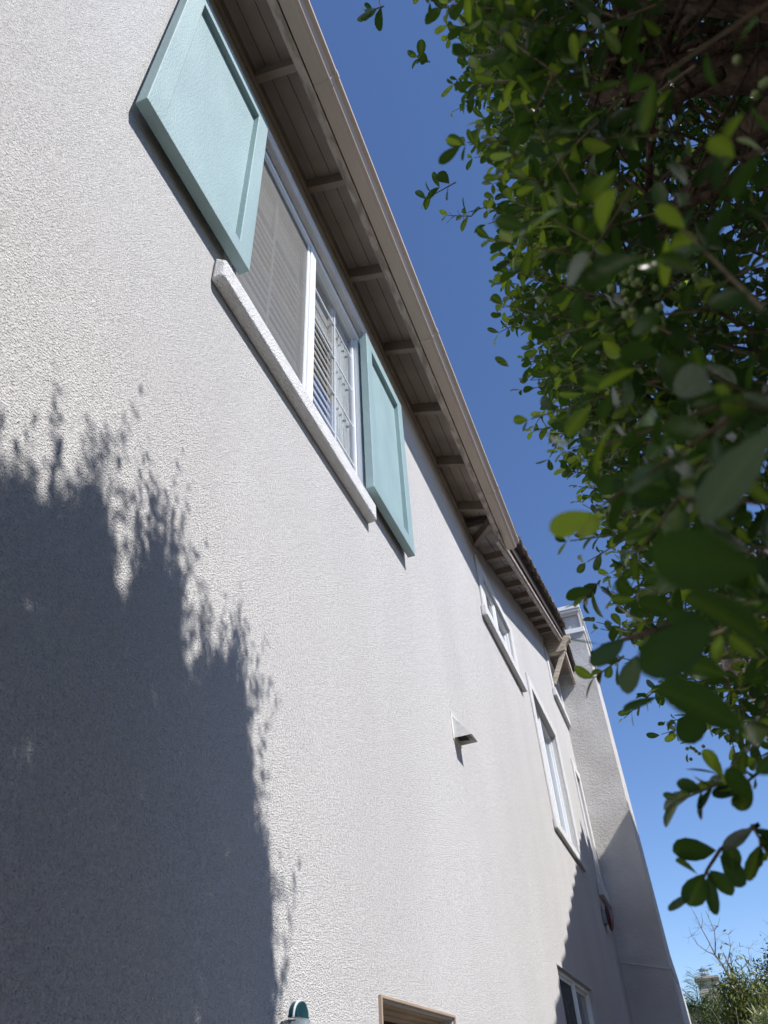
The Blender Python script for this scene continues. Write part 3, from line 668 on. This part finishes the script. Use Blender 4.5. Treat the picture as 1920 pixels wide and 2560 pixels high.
npos = np.array([a for a, b in nl]); ndir = np.array([b for a, b in nl])-npos; k_ = len(nl)
lp3 = leaves(npos, ndir, rng.normal(0, .35, (k_, 3))+np.array([-.2, -.8, .4]), np.where(np.arange(k_) >= k_-6, .048, np.maximum(np.linalg.norm(ndir, axis=1), .030)), rng.uniform(.2, .65, k_), leaf_template(.29, .12, .08))
Vs, Fs, Ts, off = [], [], [], 0
for V_, F_, T_ in (lp, lp2, lp3, lp4, lp5): Vs.append(V_); Fs.append(F_+off); Ts.append(T_); off += len(V_)
quads_object('foliage', np.concatenate(Vs), np.concatenate(Fs), np.concatenate(Ts), M['leaf'], shrub)
tA, tB = np.concatenate([tw[0], tw2[0], tw4[0]]), np.concatenate([tw[1], tw2[1], tw4[1]])
Vt, Ft = cross_tubes(tA, tB, np.full(len(tA), .0018), np.full(len(tA), .0009))
quads_object('twigs', Vt, Ft, np.zeros(len(Vt)), M['twig'], shrub)
# trunks and limbs
random.seed(3)
s = MB()
def limb(p, d, ln, r_, depth):
    p = Vector(p); d = Vector(d).normalized(); pts = [p]; rad = [r_]; q = p.copy(); steps = 6
    for i in range(steps):
        d = (d+Vector((random.gauss(0, .16), random.gauss(0, .16), random.gauss(.03, .1)))).normalized()
        if hull(np.array([tuple(q+d*ln/steps)]))[0] < .10:      # bend back towards the middle of the crown
            d = (d*.4+(Vector((.75, .2, q.z))-q).normalized()).normalized()
        if hull(np.array([tuple(q+d*ln/steps)]))[0] < .03 or (q+d*ln/steps).length < .5: break
        q = q+d*ln/steps
        pts.append(q.copy()); rad.append(r_*(1-.55*(i+1)/steps))
    if len(pts) < 3: return
    steps = len(pts)-1; s.tube(pts, rad, 10 if r_ > .02 else 5)
    if depth:
        for k in range(4 if depth > 1 else 3):
            i = random.randint(2, steps); dd = (d+Vector((random.gauss(0, .8), random.gauss(0, .8), random.gauss(.1, .5)))).normalized()
            limb(pts[i], dd, ln*random.uniform(.5, .75), rad[i]*.62, depth-1)
limb((.78, .35, GZ), (-.02, .05, 1), 2.3, .075, 2); limb((.9, -.2, GZ), (.05, .1, 1), 2.6, .07, 2); limb((.8, .95, GZ), (-.1, .05, 1), 2.2, .05, 2)
limb((.80, .40, .45), (-.28, .20, .95), 1.5, .05, 3); limb((.74, .36, .60), (-.25, .45, .8), 1.2, .035, 3); limb((.75, .4, .9), (.1, .3, .9), 1.4, .05, 3)
limb((.70, .45, .9), (-.5, .25, .5), .8, .016, 3); limb((.68, .62, 1.2), (-.5, -.25, .35), .7, .012, 3); limb((.72, .40, 1.0), (-.25, .5, .1), .8, .014, 3)
s.tube([(0.092, 0.821, 0.202), (0.071, 0.824, 0.195), (0.05, 0.828, 0.186), (0.033, 0.832, 0.171), (0.019, 0.836, 0.155)], [.0022, .002, .0018, .0015, .001], 6)
s.tube([(0.066, 0.636, 0.333), (0.03, 0.639, 0.332), (-0.007, 0.64, 0.33)], [.003, .0025, .0015], 6)
s.tube([(.16, .52, 1.78), (.26, .50, 1.50), (.36, .50, 1.28), (.50, .52, 1.10), (.72, .50, .95)], [.006, .012, .017, .022, .03], 9)
s.tube([(.30, .44, 1.62), (.42, .48, 1.34), (.58, .56, 1.18), (.8, .55, 1.0)], [.007, .012, .017, .025], 9)
s.tube([(.12, .78, 1.40), (.24, .68, 1.30), (.40, .60, 1.22)], [.004, .007, .011], 8)
# dry twigs tangled inside the hollow
for i in range(230):
    a = Vector((random.uniform(.18, .75), random.uniform(.15, .85), random.uniform(.6, 1.9))); d = Vector((random.gauss(0, 1), random.gauss(0, 1), random.gauss(0, .8))).normalized()*random.uniform(.12, .4)
    if a.length < .95 or (a+d).length < .95 or hull(np.array([tuple(a+d)]))[0] < .02: continue
    mid = a+d*.5+Vector((random.gauss(0, .03),)*3); r_ = random.uniform(.0012, .0035); s.tube([a, mid, a+d], [r_, r_*.8, r_*.5], 4)
obj('branches', s, M['bark'], shrub, smooth=True)
bb = MB()
for k in range(8):
    q = (random.gauss(0, .009), random.gauss(0, .009), random.gauss(0, .012)); bb.lathe(q, 'z', [(.001, -.0035), (.003, -.0018), (.0036, 0), (.003, .0018), (.001, .0035)], 6)
b0 = obj('berry_cluster', bb, M['berry'], shrub, smooth=True)
for i in range(48):
    while True:
        c_ = Vector((random.uniform(.06, .3), random.uniform(.2, 1.4), random.uniform(.3, 1.7)))
        if c_.length > .6: break
    b1 = b0 if i == 0 else b0.copy()
    if i: scn.collection.objects.link(b1); b1.parent = shrub
    b1.location = c_-wloc(shrub); b1.rotation_euler = (random.uniform(0, 6), random.uniform(0, 6), 0)

# ================================================================== far corner: garden trees and the house beyond
fh = thing('far_house', (1, 32, GZ), 'distant tan house with tiled roof and a square chimney behind the garden trees', 'house')
s = MB(); s.box(-3.5, 8, 29.6, 38, GZ, .6); obj('wall', s, M['farwall'], fh)
s = MB(); u_ = Vector((0, 1, .34)).normalized(); roof_deck(s, (-3.9, 29.0, .60), (1, 0, 0), u_, 12.5, 4.6); roof_deck(s, (-3.9, 38, .60), (1, 0, 0), Vector((0, -1, .34)), 12.5, 4.6)
roof_sheet(s, (-3.9, 28.95, .64), (1, 0, 0), u_, 12.5, 4.6, per=.26, amp=.06, fine=6); obj('roof', s, M['tile'], fh, norm=False)
s = MB(); s.box(-.18, .46, 30.0, 30.9, 1.6, 2.93); s.box(-.22, .50, 29.95, 30.95, 2.94, 3.0); s.box(-.25, .53, 29.92, 30.98, 3.0, 3.06); fc = obj('chimney', s, M['farwall'], fh)
s = MB(); s.lathe((.13, 30.3, 3.06), 'z', [(.13, 0), (.13, .07), (.15, .07), (.15, .09), (.13, .09), (.12, .10)], 16)
for k in range(8): a_ = k*math.pi/4; s.box(.13+.11*math.cos(a_)-.008, .13+.11*math.cos(a_)+.008, 30.3+.11*math.sin(a_)-.008, 30.3+.11*math.sin(a_)+.008, 3.15, 3.24)
s.lathe((.13, 30.3, 3.24), 'z', [(.13, 0), (.15, .005), (.15, .04), (.13, .045)], 16); obj('flue_cap', s, M['steel'], fc)

def crown(parent, blobs, n, size, m, tmpl=None, young=.3, droop=-.2, name='crown', clump=14):
    pos = []; nc = max(1, n//clump)
    wts = np.array([b[3]*b[4]*b[5] for b in blobs]); wts = wts/wts.sum()
    for b, w_ in zip(blobs, wts):
        k = max(1, int(nc*w_)); d = nrm(rng.normal(0, 1, (k, 3))); r_ = rng.uniform(.45, 1.02, (k, 1))
        c_ = np.array(b[:3])+d*r_*np.array(b[3:6]); pos.append(np.repeat(c_, clump, 0)+rng.normal(0, size*1.3, (k*clump, 3)))
    pos = np.concatenate(pos); k = len(pos)
    dr = nrm(rng.normal(0, 1, (k, 3))+np.array([0, 0, droop]))
    V_, F_, T_ = leaves(pos, dr, rng.normal(0, 1, (k, 3))+np.array([0, -.2, .6]), size*rng.uniform(.7, 1.3, k), np.clip(rng.normal(.35+young*.5, .25, k), 0, 1), tmpl or leaf_template(.2))
    return quads_object(name, V_, F_, T_, m, parent)
def branching(mb, p, d, ln, r_, depth, spread=.55, up_=.15, n=3, sides=5):
    p = Vector(p); d = Vector(d).normalized(); pts = [p]; rad = [r_]; q = p.copy()
    for i in range(4):
        d = (d+Vector((random.gauss(0, .1), random.gauss(0, .1), random.gauss(.02, .05)))).normalized(); q = q+d*ln/4; pts.append(q.copy()); rad.append(r_*(1-.4*(i+1)/4))
    mb.tube(pts, rad, sides)
    if depth:
        for k in range(n):
            dd = (d+Vector((random.gauss(0, spread), random.gauss(0, spread), random.gauss(up_, spread*.5)))).normalized(); branching(mb, pts[random.choice((2, 3, 4)) if k else 4], dd, ln*random.uniform(.6, .8), rad[-1]*.8, depth-1, spread, up_, n, 4)

random.seed(21)
bt = thing('bare_tree', (.72, 22, GZ), 'leafless tree with thin grey branches spreading above the garden greenery', 'tree')
s = MB(); s.tube([(.75, 22, GZ), (.72, 22, .5), (.66, 22, 2.0), (.60, 22, 2.25)], [.06, .05, .032, .028], 7); obj('trunk', s, M['greytwig'], bt)
s = MB()
def curve(pts, r0, r1): k = len(pts); s.tube([(x, 22+yy, z) for x, yy, z in pts], [r0+(r1-r0)*i/(k-1) for i in range(k)], 5)
curve([(.60, 0, 2.25), (.55, 0, 2.45), (.455, .05, 2.66)], .028, .02)
curve([(.455, .05, 2.66), (.40, .1, 2.95), (.32, .1, 3.25), (.27, .12, 3.55), (.20, .1, 3.78)], .017, .004)
curve([(.455, .05, 2.66), (.54, -.1, 2.9), (.60, -.1, 3.15), (.56, -.1, 3.4), (.53, -.1, 3.6)], .015, .004)
curve([(.455, .05, 2.66), (.28, .1, 2.76), (.12, .1, 2.92), (.04, .1, 3.12), (.03, .1, 3.32)], .012, .003)
curve([(.60, 0, 2.25), (.72, .1, 2.55), (.86, .1, 2.80), (.90, .1, 3.05)], .016, .004); curve([(.75, 0, 2.2), (1.0, 0, 2.35), (1.2, 0, 2.5), (1.25, 0, 2.78)], .012, .003)
curve([(.60, -.1, 3.15), (.72, -.1, 3.25), (.82, -.1, 3.42)], .009, .003); curve([(.32, .1, 3.25), (.40, .1, 3.42), (.42, .1, 3.60)], .009, .003)
for i in range(46):
    st = random.choice([(.40, 2.95), (.32, 3.25), (.27, 3.55), (.54, 2.9), (.60, 3.15), (.56, 3.4), (.28, 2.76), (.12, 2.92), (.04, 3.12), (.72, 2.55), (.86, 2.8), (.90, 3.05), (.455, 2.66), (1.0, 2.35), (1.2, 2.5), (1.25, 2.7), (.72, 3.25)])
    branching(s, (st[0], 22+random.gauss(0, .1), st[1]), (random.gauss(0, .7), random.gauss(0, .7), random.gauss(.3, .4)), random.uniform(.12, .24), .0045, 2, .6, .1, 2, 4)
obj('crown', s, M['greytwig'], bt)

lt = thing('leafy_tree', (.7, 18, GZ), 'yellow green leafy tree beside the bare tree, in front of the far chimney', 'tree')
s = MB(); s.tube([(.62, 18, GZ), (.60, 18, .4), (.55, 18, 1.4)], [.06, .05, .03], 7); random.seed(4)
for k in range(9): branching(s, (.58, 18, .4+.12*k), (random.gauss(0, .6), random.gauss(0, .6), 1), .5, .014, 2, .5, .3, 3)
s.tube([(.6, 18, 1.3), (.58, 18, 1.9), (.53, 18.05, 2.2)], [.02, .014, .008], 5); obj('trunk', s, M['bark'], lt)
ll = leaf_template(.16, .35, .05)
crown(lt, [(.62, 18, 1.05, .45, .6, .68), (.42, 18, 1.35, .28, .4, .5), (.80, 18, 1.45, .35, .4, .45), (.52, 18, 1.75, .13, .2, .25), (.52, 18, 2.15, .07, .08, .12), (.69, 18, 2.0, .06, .06, .08), (.68, 18, 2.25, .03, .03, .04), (.95, 18, .9, .5, .6, .6)], 7500, .085, M['leaf_far'], ll, .45, -.7)
gt = thing('garden_shrub', (.1, 19, GZ), 'twiggy grey green shrub below the far chimney', 'shrub')
s = MB(); random.seed(8)
for k in range(26): branching(s, (.05+random.gauss(0, .2), 19, GZ), (random.gauss(0, .12), random.gauss(0, .2), 1), 1.5, .012, 2, .6, .1, 4)
obj('branches', s, M['greytwig'], gt)
crown(gt, [(.0, 19, .85, .30, .5, .8), (.18, 19, 1.05, .24, .4, .55), (-.16, 19, .6, .25, .5, .85)], 5200, .05, M['leaf_far'], None, 0, 0, 'foliage')
dt = thing('dark_tree', (1.6, 20, GZ), 'dark green dense tree at the right edge, beyond the leafy tree', 'tree')
s = MB(); s.tube([(1.75, 20, GZ), (1.7, 20, 1), (1.65, 20, 2.3)], [.12, .08, .03], 8); random.seed(9)
for k in range(10): branching(s, (1.68, 20, .3+.2*k), (random.gauss(0, .8), random.gauss(0, .6), .7), .5, .015, 2)
obj('trunk', s, M['bark'], dt)
crown(dt, [(1.55, 20, 1.25, .52, .7, .6), (1.75, 20, 1.9, .45, .6, .5), (1.30, 20, .9, .4, .6, .6), (1.22, 20, 1.95, .22, .3, .28), (1.75, 20, 2.4, .25, .3, .3), (1.35, 20, 1.5, .35, .4, .4)], 12000, .06, M['leaf_dark'], leaf_template(.22), 0, 0)
# palm: arching fronds with narrow leaflets
pa = thing('palm', (-.1, 20.5, GZ), 'small palm with fine arching fronds beside the chimney corner', 'palm')
s = MB(); s.tube([(-.26, 20.5, GZ), (-.22, 20.5, 1.5)], [.09, .07], 9); obj('trunk', s, M['bark'], pa)
s = MB(); pp = []; pd = []; random.seed(12)
for k in range(34):
    az = random.uniform(0, 2*math.pi); el = random.uniform(-.2, 1.25); p_ = Vector((-.22, 20.5, 1.5)); d = Vector((math.cos(az)*math.cos(el), math.sin(az)*math.cos(el)*.8, math.sin(el))); pts = [p_.copy()]; ln = random.uniform(.6, .95)
    for i in range(9):
        d = (d+Vector((0, 0, -.085))).normalized(); p_ = p_+d*ln/9; pts.append(p_.copy())
        sd_ = d.cross(Vector((0, 0, 1))).normalized()
        for sg in (1, -1):
            for q in range(2): pp.append(tuple(p_-d*q*.03)); pd.append(tuple(sd_*sg*.8+d*.7+Vector((0, 0, random.gauss(-.15, .15)))))
    s.tube(pts, [.008-.0007*i for i in range(10)], 4)
obj('fronds', s, M['leaf_palm'], pa)
k = len(pp); V_, F_, T_ = leaves(np.array(pp), np.array(pd), rng.normal(0, .3, (k, 3))+np.array([0, 0, 1]), np.full(k, .26), rng.uniform(0, .8, k), leaf_template(.035, .25, .02))
quads_object('leaflets', V_, F_, T_, M['leaf_palm'], pa)
# pale spiky plant, lower right corner
yp = thing('spiky_plant', (.75, 15, GZ), 'pale green plant with long narrow leaves in the lower right corner', 'plant')
s = MB(); random.seed(2)
for k in range(7): branching(s, (.72+random.gauss(0, .05), 15, GZ), (random.gauss(0, .15), random.gauss(0, .2), 1), 1.7, .014, 1, .4, .3, 3)
obj('stem', s, M['greytwig'], yp)
pos = []; dr = []
for k in range(34):
    c_ = np.array([.78+rng.normal(0, .17), 15+rng.normal(0, .25), .72+rng.normal(0, .12)])
    for i in range(18): pos.append(c_+rng.normal(0, .01, 3)); dr.append(rng.normal(0, 1, 3)+np.array([0, 0, .7]))
k = len(pos); V_, F_, T_ = leaves(np.array(pos), np.array(dr), rng.normal(0, 1, (k, 3)), rng.uniform(.10, .19, k), rng.uniform(.2, 1, k), leaf_template(.06, .2, .02))
quads_object('foliage', V_, F_, T_, M['leaf_pale'], yp)
# background greenery behind the palm
bh = thing('background_tree', (-.6, 27, GZ), 'dark rounded tree low behind the palm', 'tree')
s = MB(); s.tube([(-.5, 27, GZ), (-.5, 27, 1.2)], [.15, .1], 8); obj('trunk', s, M['bark'], bh)
crown(bh, [(-.5, 27, 1.45, 1.0, .9, .8), (.6, 27.3, 1.3, 1.0, .9, .8)], 7000, .08, M['leaf_dark'])
